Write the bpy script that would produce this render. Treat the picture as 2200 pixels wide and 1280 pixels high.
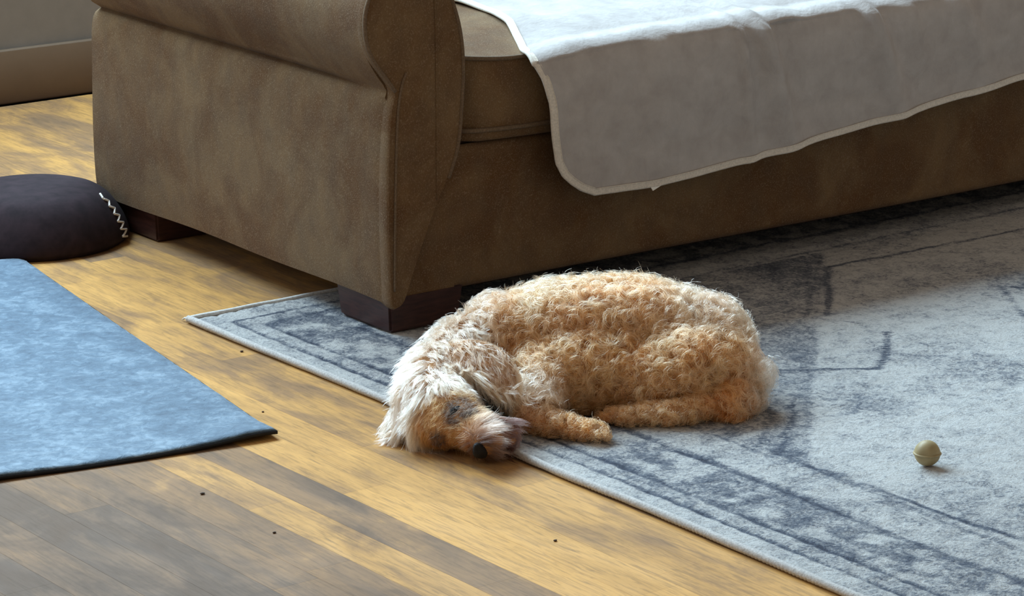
import bpy, bmesh, math, random
import numpy as np
from mathutils import Vector, Matrix
from mathutils.geometry import tessellate_polygon

for o in list(bpy.data.objects):
    bpy.data.objects.remove(o, do_unlink=True)
scene = bpy.context.scene
COL = scene.collection
random.seed(7)
rng = np.random.default_rng(7)
PI = math.pi

# ------------------------------------------------------------------ camera
cam_data = bpy.data.cameras.new('camera')
cam_data.sensor_width = 36.0
cam_data.lens = 6651.2 / 2200.0 * 36.0
cam_data.clip_end = 100
cam = bpy.data.objects.new('camera', cam_data)
COL.objects.link(cam)
cam.matrix_world = (Matrix.Translation((-2.6935, -4.0001, 1.4092)) @ Matrix.Rotation(-0.634, 4, 'Z')
                    @ Matrix.Rotation(1.3001, 4, 'X') @ Matrix.Rotation(-0.0005, 4, 'Z'))
scene.camera = cam

# ------------------------------------------------------------------ light
world = bpy.data.worlds.new('world')
scene.world = world
world.use_nodes = True
world.node_tree.nodes['Background'].inputs[0].default_value = (1.0, 0.88, 0.75, 1)
world.node_tree.nodes['Background'].inputs[1].default_value = 0.36


def area_light(name, loc, target, sx, sy, power, col):
    d = bpy.data.lights.new(name, 'AREA')
    d.shape = 'RECTANGLE'
    d.size, d.size_y, d.energy, d.color = sx, sy, power, col
    o = bpy.data.objects.new(name, d)
    COL.objects.link(o)
    o.location = loc
    o.rotation_euler = (Vector(target) - Vector(loc)).to_track_quat('-Z', 'Y').to_euler()
    return o


# daylight of the tall window in the wall behind the sofa
area_light('window_daylight', (0.15, 1.93, 2.38), (0.05, -0.1, 0.0), 3.8, 1.5, 415, (0.57, 0.81, 1.0))
# weaker daylight of a second window further along the left side of the room
area_light('side_window_daylight', (-3.1, 0.9, 1.7), (0.3, -0.2, 0.2), 1.5, 1.5, 22, (0.78, 0.89, 1.0))

scene.view_settings.view_transform = 'Standard'
scene.view_settings.look = 'None'
scene.view_settings.exposure = 0.0
scene.view_settings.gamma = 1.0
scene.view_settings.use_curve_mapping = False


# ------------------------------------------------------------------ helpers
def link(name, me, mat=None, parent=None, smooth=False):
    o = bpy.data.objects.new(name, me)
    COL.objects.link(o)
    if mat is not None and len(me.materials) == 0:
        me.materials.append(mat)
    if parent is not None:
        o.parent = parent
    if smooth:
        me.polygons.foreach_set('use_smooth', [True] * len(me.polygons))
    return o


def from_bm(name, bm, mat, parent=None, smooth=True):
    bmesh.ops.recalc_face_normals(bm, faces=bm.faces[:])
    me = bpy.data.meshes.new(name)
    bm.to_mesh(me)
    bm.free()
    o = link(name, me, mat, parent, smooth)
    if smooth:
        me.set_sharp_from_angle(angle=math.radians(55))
    return o


def from_py(name, verts, faces, mat, parent=None, smooth=True):
    me = bpy.data.meshes.new(name)
    me.from_pydata([tuple(v) for v in verts], [], faces)
    me.update()
    return link(name, me, mat, parent, smooth)


def empty(name, label, cat, loc=(0, 0, 0), group=None):
    o = bpy.data.objects.new(name, None)
    COL.objects.link(o)
    o.location = loc
    o['label'] = label
    o['category'] = cat
    if group:
        o['group'] = group
    return o


def tag(o, label, cat, group=None):
    o['label'] = label
    o['category'] = cat
    if group:
        o['group'] = group
    return o


def catmull(pts, n=8, closed=False):
    P = [np.array(p, float) for p in pts]
    out = []
    m = len(P)
    rngi = range(m if closed else m - 1)
    for i in rngi:
        p0 = P[(i - 1) % m] if closed or i > 0 else 2 * P[0] - P[1]
        p1, p2 = P[i], P[(i + 1) % m]
        p3 = P[(i + 2) % m] if closed or i + 2 < m else 2 * P[-1] - P[-2]
        for k in range(n):
            t = k / n
            out.append(0.5 * ((2 * p1) + (-p0 + p2) * t + (2 * p0 - 5 * p1 + 4 * p2 - p3) * t * t + (-p0 + 3 * p1 - 3 * p2 + p3) * t ** 3))
    if not closed:
        out.append(P[-1])
    return out


def tube_geo(path, ra, rb=None, seg=8, up=(0, 0, 1), closed=False, twist=None):
    """verts, faces of a tube; ra along the side vector, rb along the up vector; radii may be lists"""
    rb = ra if rb is None else rb
    n = len(path)
    V, F = [], []
    prev = None
    for i in range(n):
        p = np.array(path[i], float)
        a = np.array(path[(i + 1) % n] if closed or i + 1 < n else path[i], float)
        b = np.array(path[i - 1] if closed or i > 0 else path[i], float)
        t = a - b
        t /= (np.linalg.norm(t) + 1e-12)
        u = np.array(up, float) if prev is None else prev
        s = np.cross(t, u)
        if np.linalg.norm(s) < 1e-6:
            s = np.cross(t, (1, 0, 0.1))
        s /= np.linalg.norm(s)
        u = np.cross(s, t)
        prev = u
        x = ra[i] if hasattr(ra, '__len__') else ra
        y = rb[i] if hasattr(rb, '__len__') else rb
        for k in range(seg):
            g = 2 * PI * k / seg
            V.append(p + s * x * math.cos(g) + u * y * math.sin(g))
    for i in range(n if closed else n - 1):
        j = (i + 1) % n
        for k in range(seg):
            l = (k + 1) % seg
            F.append((i * seg + k, i * seg + l, j * seg + l, j * seg + k))
    if not closed:
        F.append(tuple(range(seg - 1, -1, -1)))
        F.append(tuple((n - 1) * seg + k for k in range(seg)))
    return V, F


def tube(name, path, ra, mat, parent=None, rb=None, seg=8, up=(0, 0, 1), closed=False):
    V, F = tube_geo(path, ra, rb, seg, up, closed)
    return from_py(name, V, F, mat, parent)


def rounded_box(name, c, s, r, mat, parent=None, seg=3, fn=None, cuts=0):
    bm = bmesh.new()
    bmesh.ops.create_cube(bm, size=1.0)
    bmesh.ops.scale(bm, vec=s, verts=bm.verts)
    if cuts:
        bmesh.ops.subdivide_edges(bm, edges=bm.edges[:], cuts=cuts, use_grid_fill=True)
    eds = [e for e in bm.edges if e.calc_face_angle(0) > 0.5]
    bmesh.ops.bevel(bm, geom=eds, offset=r, segments=seg, profile=0.5, affect='EDGES')
    bmesh.ops.translate(bm, vec=c, verts=bm.verts)
    if fn:
        for v in bm.verts:
            v.co = Vector(fn(*v.co))
    return from_bm(name, bm, mat, parent)


# ---- value noise in numpy for real displacement
_perm = rng.integers(0, 1 << 30, size=4096)


def vnoise(x, y, z=0.0):
    x, y = np.asarray(x, float), np.asarray(y, float)
    z = np.zeros_like(x) + z
    xi, yi, zi = np.floor(x).astype(int), np.floor(y).astype(int), np.floor(z).astype(int)
    xf, yf, zf = x - xi, y - yi, z - zi
    sx, sy, sz = xf * xf * (3 - 2 * xf), yf * yf * (3 - 2 * yf), zf * zf * (3 - 2 * zf)

    def h(a, b, c):
        k = (a * 73856093) ^ (b * 19349663) ^ (c * 83492791)
        return (_perm[np.abs(k) % 4096] % 10007) / 10007.0 * 2 - 1
    r = 0
    for dx in (0, 1):
        for dy in (0, 1):
            for dz in (0, 1):
                w = (sx if dx else 1 - sx) * (sy if dy else 1 - sy) * (sz if dz else 1 - sz)
                r = r + w * h(xi + dx, yi + dy, zi + dz)
    return r


def sstep(a, b, x):
    t = np.clip((np.asarray(x, float) - a) / (b - a), 0, 1)
    return t * t * (3 - 2 * t)


# ------------------------------------------------------------------ materials
class NT:
    def __init__(self, name):
        self.m = bpy.data.materials.new(name)
        self.m.use_nodes = True
        self.t = self.m.node_tree
        self.b = self.t.nodes['Principled BSDF']

    def n(self, typ, **kw):
        nd = self.t.nodes.new(typ)
        for k, v in kw.items():
            setattr(nd, k, v)
        return nd

    def l(self, a, b):
        self.t.links.new(a, b)

    def set(self, **kw):
        for k, v in kw.items():
            self.b.inputs[k.replace('_', ' ')].default_value = v
        return self

    def coord(self, scale=(1, 1, 1), world=False, rot=(0, 0, 0)):
        mp = self.n('ShaderNodeMapping')
        mp.inputs['Scale'].default_value = scale
        mp.inputs['Rotation'].default_value = rot
        if world:
            self.l(self.n('ShaderNodeNewGeometry').outputs['Position'], mp.inputs[0])
        else:
            self.l(self.n('ShaderNodeTexCoord').outputs['Object'], mp.inputs[0])
        return mp.outputs[0]

    def noise(self, vec, scale, detail=4, rough=0.6, dist=0.0):
        nd = self.n('ShaderNodeTexNoise')
        nd.inputs['Scale'].default_value = scale
        nd.inputs['Detail'].default_value = detail
        nd.inputs['Roughness'].default_value = rough
        nd.inputs['Distortion'].default_value = dist
        self.l(vec, nd.inputs['Vector'])
        return nd.outputs[0]

    def ramp(self, fac, stops):
        r = self.n('ShaderNodeValToRGB')
        e = r.color_ramp.elements
        while len(e) < len(stops):
            e.new(0.5)
        for i, (p, c) in enumerate(stops):
            e[i].position = p
            e[i].color = (c, c, c, 1) if not hasattr(c, '__len__') else (*c, 1)
        self.l(fac, r.inputs[0])
        return r.outputs[0]

    def mix(self, f, a, b, mode='MIX'):
        x = self.n('ShaderNodeMix', data_type='RGBA', blend_type=mode)
        for s, v in ((x.inputs[0], f), (x.inputs[6], a), (x.inputs[7], b)):
            if hasattr(v, 'is_output'):
                self.l(v, s)
            elif hasattr(v, '__len__'):
                s.default_value = (*v, 1)
            else:
                s.default_value = v
        return x.outputs[2]

    def math(self, op, a, b=0.0, c=None):
        x = self.n('ShaderNodeMath', operation=op)
        for i, v in enumerate((a, b) if c is None else (a, b, c)):
            if hasattr(v, 'is_output'):
                self.l(v, x.inputs[i])
            else:
                x.inputs[i].default_value = v
        return x.outputs[0]

    def attr(self, name):
        a = self.n('ShaderNodeAttribute', attribute_name=name)
        return a

    def bump(self, h, strength, dist):
        b = self.n('ShaderNodeBump')
        b.inputs['Strength'].default_value = strength
        b.inputs['Distance'].default_value = dist
        self.l(h, b.inputs['Height'])
        self.l(b.outputs[0], self.b.inputs['Normal'])

    def col(self, c):
        self.l(c, self.b.inputs['Base Color'])


def fabric_mat():
    t = NT('sofa_chenille')
    v = t.coord()
    fine = t.noise(t.coord((1, 1, 0.85)), 480, 3, 0.75)
    patch = t.noise(v, 7, 5, 0.62, 0.6)
    patch2 = t.noise(t.coord((1, 1, 0.6)), 30, 3, 0.6)
    c1 = t.mix(t.ramp(patch, [(0.40, 0.0), (0.60, 1.0)]), (0.118, 0.057, 0.021), (0.180, 0.108, 0.050))
    c2 = t.mix(t.ramp(patch2, [(0.35, 0.0), (0.7, 0.45)]), c1, (0.098, 0.064, 0.038))
    c3 = t.mix(t.ramp(fine, [(0.52, 0.0), (0.72, 0.65)]), c2, (0.32, 0.23, 0.15))
    t.col(c3)
    t.set(Roughness=0.92, Sheen_Weight=0.06, Sheen_Roughness=0.4)
    t.b.inputs['Sheen Tint'].default_value = (0.85, 0.9, 1.0, 1)
    t.b.inputs['Specular IOR Level'].default_value = 0.15
    t.bump(fine, 0.55, 0.0022)
    return t.m


def blanket_mat(name, ca, cb):
    t = NT(name)
    v = t.coord()
    fine = t.noise(v, 900, 2, 0.6)
    cr = t.noise(v, 26, 5, 0.6, 0.25)
    cr2 = t.noise(t.coord((1, 1, 0.35)), 9, 4, 0.6, 0.4)
    c = t.mix(t.ramp(cr, [(0.3, 0.0), (0.7, 1.0)]), ca, cb)
    t.col(c)
    h = t.math('ADD', t.math('MULTIPLY', cr, 1.0), t.math('ADD', t.math('MULTIPLY', cr2, 2.0), t.math('MULTIPLY', fine, 0.10)))
    t.bump(h, 0.35, 0.008)
    t.set(Roughness=0.9)
    t.b.inputs['Specular IOR Level'].default_value = 0.2
    return t.m


def dark_wood_mat():
    t = NT('dark_mahogany')
    v = t.coord((9, 9, 60))
    c = t.ramp(t.noise(v, 3, 5, 0.6, 0.5), [(0.25, (0.020, 0.008, 0.007)), (0.8, (0.075, 0.028, 0.020))])
    t.col(c)
    t.set(Roughness=0.38)
    return t.m


def floor_mat():
    t = NT('worn_oak')
    v1 = t.coord((15, 2.6, 1), True, (0, 0, 0.0157))
    v2 = t.coord((7, 3.4, 1), True, (0, 0, 0.0157))
    grain = t.noise(t.coord((190, 15, 1), True, (0, 0, 0.0157)), 1.0, 6, 0.7, 0.6)
    streak = t.noise(v1, 1.6, 4, 0.6, 0.5)
    worn = t.noise(v2, 1.3, 5, 0.62, 0.7)
    info = t.n('ShaderNodeObjectInfo')
    sep = t.n('ShaderNodeSeparateColor')
    t.l(info.outputs['Color'], sep.inputs[0])
    tone = t.math('ADD', sep.outputs[0], t.math('MULTIPLY', t.math('SUBTRACT', streak, 0.5), 0.7))
    tone = t.math('ADD', tone, t.math('MULTIPLY', t.math('SUBTRACT', worn, 0.5), 1.25))
    base = t.ramp(tone, [(0.0, (0.62, 0.325, 0.095)), (0.30, (0.50, 0.262, 0.080)), (0.55, (0.29, 0.160, 0.072)), (0.8, (0.20, 0.120, 0.068)), (1.0, (0.145, 0.093, 0.060))])
    c = t.mix(t.ramp(grain, [(0.46, 0.0), (0.70, 0.55)]), base, (0.10, 0.066, 0.04))
    t.col(c)
    t.l(t.ramp(t.math('ADD', worn, t.math('MULTIPLY', grain, 0.2)), [(0.3, 0.58), (0.8, 0.75)]), t.b.inputs['Roughness'])
    t.bump(t.math('ADD', grain, t.math('MULTIPLY', worn, 0.7)), 0.18, 0.0015)
    t.b.inputs['Specular IOR Level'].default_value = 0.12
    return t.m


def rug_mat():
    t = NT('distressed_rug_pile')
    v = t.coord()
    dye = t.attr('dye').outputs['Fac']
    n1 = t.noise(t.coord((1, 1, 1), rot=(0, 0, 0.6)), 55, 6, 0.72, 0.8)
    n2 = t.noise(v, 12, 5, 0.65, 0.6)
    n3 = t.noise(t.coord((1.0, 1.0, 1)), 190, 4, 0.75)
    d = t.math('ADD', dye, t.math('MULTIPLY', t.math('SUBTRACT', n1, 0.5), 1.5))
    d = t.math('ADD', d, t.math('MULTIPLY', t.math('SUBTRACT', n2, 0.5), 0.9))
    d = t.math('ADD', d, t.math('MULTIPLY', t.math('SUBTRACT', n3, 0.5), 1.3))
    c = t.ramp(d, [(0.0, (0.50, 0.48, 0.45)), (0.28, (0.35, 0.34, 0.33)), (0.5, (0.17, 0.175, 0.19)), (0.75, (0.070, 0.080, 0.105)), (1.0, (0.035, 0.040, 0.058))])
    t.col(c)
    t.bump(t.math('ADD', n3, t.math('MULTIPLY', n1, 0.8)), 0.7, 0.006)
    t.set(Roughness=0.9, Sheen_Weight=0.06, Sheen_Roughness=0.45)
    t.b.inputs['Specular IOR Level'].default_value = 0.15
    return t.m


def mat_blue():
    t = NT('blue_mat_pile')
    v = t.coord()
    n1 = t.noise(v, 60, 5, 0.7, 0.6)
    n2 = t.noise(v, 9, 4, 0.6, 0.8)
    d = t.math('ADD', t.math('MULTIPLY', n1, 0.6), t.math('MULTIPLY', n2, 0.5))
    c = t.ramp(d, [(0.40, (0.040, 0.072, 0.112)), (0.55, (0.085, 0.135, 0.188)), (0.70, (0.20, 0.265, 0.325))])
    t.col(c)
    t.bump(n1, 0.6, 0.005)
    t.set(Roughness=0.75, Sheen_Weight=0.5, Sheen_Roughness=0.35)
    t.b.inputs['Sheen Tint'].default_value = (0.7, 0.85, 1.0, 1)
    return t.m


def plain(name, c, rough=0.7, var=0.25, scale=60, bump=0.2):
    t = NT(name)
    n = t.noise(t.coord(), scale, 4, 0.6)
    t.col(t.mix(t.ramp(n, [(0.3, 0.0), (0.7, 1.0)]), tuple(x * (1 - var) for x in c), tuple(min(1, x * (1 + var)) for x in c)))
    t.bump(n, bump, 0.002)
    t.set(Roughness=rough)
    t.b.inputs['Specular IOR Level'].default_value = 0.25
    return t.m


M_FAB = fabric_mat()
M_PIPE = plain('sofa_piping', (0.15, 0.10, 0.06), 0.85, 0.3, 400)
M_WOOD = dark_wood_mat()
M_FLOOR = floor_mat()
M_RUG = rug_mat()
M_CORD = plain('rug_cord', (0.44, 0.41, 0.38), 0.85, 0.25, 300, 0.4)
M_FRINGE = plain('rug_fringe', (0.62, 0.60, 0.56), 0.85, 0.2, 200)
M_BLUE = mat_blue()
M_BACK = plain('mat_backing', (0.012, 0.012, 0.014), 0.7)
M_BLANKET = blanket_mat('blanket_cotton', (0.385, 0.345, 0.318), (0.475, 0.435, 0.405))
M_HEM = plain('blanket_hem', (0.66, 0.59, 0.50), 0.85, 0.15, 300)
M_TAG = plain('care_tag_satin', (0.80, 0.77, 0.70), 0.5, 0.05)
M_WALL = plain('painted_wall', (0.24, 0.21, 0.18), 0.8, 0.05, 20)
M_TRIM = plain('stained_trim', (0.16, 0.105, 0.065), 0.6, 0.04, 20)
M_POUF = plain('dark_suede', (0.022, 0.012, 0.014), 0.95, 0.35, 40)
M_LACE = plain('white_lace', (0.78, 0.70, 0.62), 0.7, 0.1, 300)
M_TAN = plain('tan_rubber', (0.34, 0.26, 0.13), 0.5, 0.15, 40)
M_CRUMB = plain('crumb', (0.06, 0.035, 0.02), 0.8, 0.3)
M_SKIN = plain('dog_skin', (0.36, 0.185, 0.08), 0.9, 0.25, 50)
M_EYE = plain('dog_eyelid', (0.010, 0.007, 0.006), 0.7, 0.2, 50)
M_NOSE = plain('dog_nose', (0.008, 0.006, 0.006), 0.6, 0.3, 500, 0.5)

# ------------------------------------------------------------------ floor
RA = 0.0157                                  # the boards and the rug share this small turn


def rot2(u, v, a=RA):
    return (math.cos(a) * u - math.sin(a) * v, math.sin(a) * u + math.cos(a) * v)


bm = bmesh.new()
bmesh.ops.create_cube(bm, size=1.0)
bmesh.ops.scale(bm, vec=(9.0, 9.5, 0.05), verts=bm.verts)
bmesh.ops.translate(bm, vec=(0.6, -2.2, -0.031), verts=bm.verts)
floor = from_bm('floor', bm, M_WOOD, None, False)
floor['kind'] = 'structure'
floor['label'] = 'worn golden brown strip oak floor'

PW = 0.070


def plank_mesh():
    bm = bmesh.new()
    bmesh.ops.create_cube(bm, size=1.0)
    bmesh.ops.scale(bm, vec=(PW - 0.0002, 1.0, 0.012), verts=bm.verts)
    top = [e for e in bm.edges if all(v.co.z > 0 for v in e.verts) and abs(e.verts[0].co.x - e.verts[1].co.x) < 1e-6]
    bmesh.ops.bevel(bm, geom=top, offset=0.00015, segments=1, affect='EDGES')
    bmesh.ops.translate(bm, vec=(0, 0, -0.006), verts=bm.verts)
    bmesh.ops.recalc_face_normals(bm, faces=bm.faces[:])
    me = bpy.data.meshes.new('plank')
    bm.to_mesh(me)
    bm.free()
    me.materials.append(M_FLOOR)
    return me


PM = plank_mesh()
# tone of each strip counted away from the rug edge (0 golden, 1 grey worn)
TONES = {0: 0.52, -1: 0.50, -2: 0.22, -3: 0.20, -4: 0.66, -5: 0.34, -6: 0.68, -7: 0.42, -8: 0.72, -9: 0.62, -10: 0.50, -11: 0.74, -12: 0.55, -13: 0.7}
rest_v, rest_f = [], []
c0 = -0.205
for k in range(-48, 44):
    xl = c0 + (k - 0.5) * PW
    y = -5.6 + random.random() * 0.9
    while y < 2.01:
        L = random.uniform(0.55, 1.15)
        y1 = min(y + L, 2.01)
        ym = (y + y1) / 2
        near = -21 <= k <= 4 and y1 > -1.9
        x, yy = rot2(xl, ym)
        if near:
            p = link('plank', PM, M_FLOOR, floor)
            p.location = (x, yy, 0)
            p.rotation_euler = (0, 0, RA)
            p.scale = (1, y1 - y - 0.0002, 1)
            tn = TONES.get(k, random.uniform(0.35, 0.8)) + random.uniform(-0.10, 0.10)
            if ym > 0.25:  # back boards more golden: stronger window light painted into their tone
                tn -= 0.22
            if k < -6 and ym < 0.1:  # left front boards greyer: dim room reflection painted into their tone
                tn += 0.26
            if k > -4 and ym < -0.6:
                tn -= 0.18
            p.color = (max(0, min(1, tn)), 0, 0, 1)
        else:
            b = len(rest_v)
            w, l = (PW - 0.0002) / 2, (y1 - y - 0.0002) / 2
            for z in (-0.012, 0.0):
                for sx, sy in ((-1, -1), (1, -1), (1, 1), (-1, 1)):
                    dx, dy = rot2(sx * w, sy * l)
                    rest_v.append((x + dx, yy + dy, z))
            rest_f += [(b + 4, b + 5, b + 6, b + 7), (b, b + 1, b + 5, b + 4), (b + 1, b + 2, b + 6, b + 5), (b + 2, b + 3, b + 7, b + 6), (b + 3, b, b + 4, b + 7)]
        y = y1
rest = from_py('plank_field', rest_v, rest_f, M_FLOOR, floor, False)
rest['kind'] = 'stuff'
rest.color = (0.5, 0, 0, 1)

# ------------------------------------------------------------------ wall behind the sofa with its tall window
WY = 2.05
WX0, WX1, WZ0, WZ1 = -1.85, 2.15, 1.55, 3.18
bm = bmesh.new()
for (x0, x1, z0, z1) in ((-3.9, WX0, 0, 3.3), (WX1, 5.0, 0, 3.3), (WX0, WX1, 0, WZ0), (WX0, WX1, WZ1, 3.3)):
    r = bmesh.ops.create_cube(bm, size=1.0)
    bmesh.ops.scale(bm, vec=(x1 - x0, 0.14, z1 - z0), verts=r['verts'])
    bmesh.ops.translate(bm, vec=((x0 + x1) / 2, WY + 0.07, (z0 + z1) / 2), verts=r['verts'])
wall = from_bm('wall_back', bm, M_WALL, None, False)
wall['kind'] = 'structure'
base = rounded_box('baseboard_back', (0.55, WY - 0.009, 0.06), (8.9, 0.018, 0.12), 0.004, M_TRIM)
base['kind'] = 'structure'
win = bpy.data.objects.new('window_1', None)
COL.objects.link(win)
win['kind'] = 'structure'
win.location = ((WX0 + WX1) / 2, WY, WZ0)
w, h = WX1 - WX0, WZ1 - WZ0
for nm, c, s in (('frame_rail', (0, 0.05, 0.03), (w, 0.07, 0.06)), ('frame_rail', (0, 0.05, h - 0.03), (w, 0.07, 0.06)),
                 ('frame_stile', (-w / 2 + 0.03, 0.05, h / 2), (0.06, 0.07, h - 0.12)), ('frame_stile', (w / 2 - 0.03, 0.05, h / 2), (0.06, 0.07, h - 0.12)),
                 ('mullion', (-w / 6, 0.05, h / 2), (0.05, 0.06, h - 0.12)), ('mullion', (w / 6, 0.05, h / 2), (0.05, 0.06, h - 0.12)),
                 ('window_sill', (0, -0.05, -0.015), (w + 0.1, 0.12, 0.03))):
    rounded_box(nm, c, s, 0.004, M_TRIM, win, 1)

# ------------------------------------------------------------------ area rug
RUGT = 0.006
RX, RY = -0.2075, 0.2887
rug = empty('area_rug', 'large distressed grey and navy area rug reaching under the sofa and the dog', 'rug', (RX, RY, 0))
rug.rotation_euler = (0, 0, RA)
RWID, RLEN = 2.45, 3.3


def seg_d(u, v, a, b):
    ax, ay = a
    dx, dy = b[0] - ax, b[1] - ay
    t = np.clip(((u - ax) * dx + (v - ay) * dy) / (dx * dx + dy * dy), 0, 1)
    return np.hypot(u - ax - t * dx, v - ay - t * dy)


def rug_dye(u, v):
    """u from the long bound edge, v from the fringed end (positive along the rug)"""
    wob = 0.004 * vnoise(u * 9, v * 9, 3.3)
    e = np.minimum(np.minimum(u, RWID - u) + wob, v - 0.01 + wob)
    d = np.full_like(u, 0.10)
    d = np.where(e < 0.050, 0.14, d)
    d = np.where((e > 0.050) & (e < 0.088), 0.30, d)
    blue = (e > 0.088) & (e < 0.200)
    d = np.where(blue, 0.52 - 0.34 * sstep(-0.2, 0.6, vnoise(u * 34, v * 26, 1.5) + 0.5 * vnoise(u * 70, v * 60, 8.5)), d)
    d = np.where((e > 0.21) & (e < 0.29), 0.24, d)
    for c, wd, s in ((0.050, 0.003, 0.55), (0.089, 0.004, 0.45), (0.203, 0.007, 0.6), (0.293, 0.005, 0.45)):
        d = d + s * np.exp(-((e - c) / wd) ** 2)
    fld = e > 0.30
    # angular field figures: stepped medallion outlines
    segs = []
    for du in (0.0,):
        segs += [((0.477, 0.962), (0.297, 1.130), 0.007), ((0.445, 0.945), (0.270, 1.112), 0.004),
                 ((1.074, 0.397), (0.849, 0.627), 0.007), ((1.045, 0.380), (0.825, 0.606), 0.004),
                 ((0.297, 1.130), (0.330, 1.75), 0.005), ((1.074, 0.397), (1.62, 0.42), 0.005),
                 ((0.565, 0.800), (0.720, 0.900), 0.006), ((0.720, 0.900), (0.860, 0.760), 0.005)]
    f = np.zeros_like(u)
    for a, b, wd in segs:
        f = np.maximum(f, np.exp(-(seg_d(u + 0.01 * vnoise(u * 14, v * 14, 7), v, a, b) / wd) ** 2))
    dia = np.abs((u - 1.22) / 0.62) + np.abs((v - 1.62) / 0.95)
    f = np.maximum(f, 0.6 * np.exp(-((dia - 1.0) / 0.012) ** 2))
    f = np.maximum(f, 0.6 * np.exp(-((dia - 0.7) / 0.015) ** 2))
    # darker dyed corner ground, with the sofa's shadow deepened in its colour
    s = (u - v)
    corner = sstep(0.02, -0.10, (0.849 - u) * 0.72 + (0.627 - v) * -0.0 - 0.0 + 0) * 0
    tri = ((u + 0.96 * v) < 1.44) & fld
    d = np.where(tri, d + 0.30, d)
    d = np.where(fld, np.maximum(d, 0.78 * f), d)
    d = d + np.where(fld, 0.28 * np.clip(vnoise(u * 7, v * 7, 9.1), 0, 1), 0)
    return d


nu, nv = 330, 440
uu, vv = np.meshgrid(np.linspace(0.006, RWID - 0.006, nu), np.linspace(0.0, RLEN, nv), indexing='ij')
zz = RUGT + 0.0012 * vnoise(uu * 60, vv * 60) + 0.0012 * vnoise(uu * 5, vv * 5, 4.4)
e_ = np.minimum(uu, RWID - uu)
for c in (0.050, 0.089, 0.203):
    zz = zz - 0.0016 * np.exp(-((e_ - c) / 0.004) ** 2)
V = np.stack([uu.ravel(), -vv.ravel(), zz.ravel()], 1)
n0 = len(V)
idx = np.arange(nu * nv).reshape(nu, nv)
F = np.stack([idx[:-1, :-1], idx[:-1, 1:], idx[1:, 1:], idx[1:, :-1]], -1).reshape(-1, 4).tolist()
ring = list(idx[:, 0]) + list(idx[-1, 1:]) + list(idx[-2::-1, -1]) + list(idx[0, -2:0:-1])
Vb = V[ring].copy()
Vb[:, 2] = 0.001
Va = np.concatenate([V, Vb])
m = len(ring)
for i in range(m):
    j = (i + 1) % m
    F.append((int(ring[i]), int(ring[j]), n0 + j, n0 + i))
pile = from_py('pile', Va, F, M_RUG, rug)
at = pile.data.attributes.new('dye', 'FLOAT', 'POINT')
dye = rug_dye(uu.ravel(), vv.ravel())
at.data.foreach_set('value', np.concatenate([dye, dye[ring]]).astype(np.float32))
# bound edges: a whipped cord down each long side
for side in (0, 1):
    L = np.linspace(0.004, RLEN, 900)
    uu_ = (0.0 if side == 0 else RWID) + 0.0022 * vnoise(L * 5, L * 0 + side) + 0.004 * np.sin(L * 2.1)
    path = np.stack([uu_, -L, np.full_like(L, 0.0075)], 1)
    rr = 0.0062 + 0.0006 * np.sin(L * 2 * PI / 0.0072) + 0.0004 * vnoise(L * 30, L * 0 + 5)
    tube('binding_cord', path, list(rr), M_CORD, rug, seg=8)
# short woven fringe at the end
fv, ff = [], []
for i in range(620):
    u = i / 620 * RWID + random.uniform(-0.002, 0.002)
    L = random.uniform(0.004, 0.014)
    a = random.uniform(-0.005, 0.005)
    v_, f_ = tube_geo([(u, -0.006, 0.0075), (u + a * 0.5, 0.003 + L * 0.4, 0.006), (u + a, L, 0.003)], [0.0022, 0.0018, 0.0012], None, 5)
    b = len(fv)
    fv += v_
    ff += [tuple(b + k for k in q) for q in f_]
fr = from_py('fringe', fv, ff, M_FRINGE, rug)
fr['kind'] = 'stuff'
tube('end_selvage', [(u, -0.004 + 0.001 * math.sin(u * 60), 0.0075) for u in np.linspace(0, RWID, 200)], 0.0042, M_FRINGE, rug, seg=7)

# ------------------------------------------------------------------ blue floor mat
mat = empty('floor_mat', 'blue mottled floor mat with dark backing lying on the boards', 'mat', (-0.416, -0.324, 0))
MA = math.atan2(0.039, -0.252)             # along its near edge
mat.rotation_euler = (0, 0, MA)
ML, MWD = 0.95, 1.15
nu, nv = 110, 130
uu, vv = np.meshgrid(np.linspace(0, ML, nu), np.linspace(0, -MWD, nv), indexing='ij')


def mat_lift(u, v):
    return 0.004 * np.exp(-((u - 0.03) / 0.05) ** 2 - (v / 0.05) ** 2) + 0.0035 * np.exp(-(v / 0.05) ** 2) * (0.5 + 0.5 * np.sin(u * 14 + 1)) + 0.001 * vnoise(u * 6, v * 6, 2)


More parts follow.
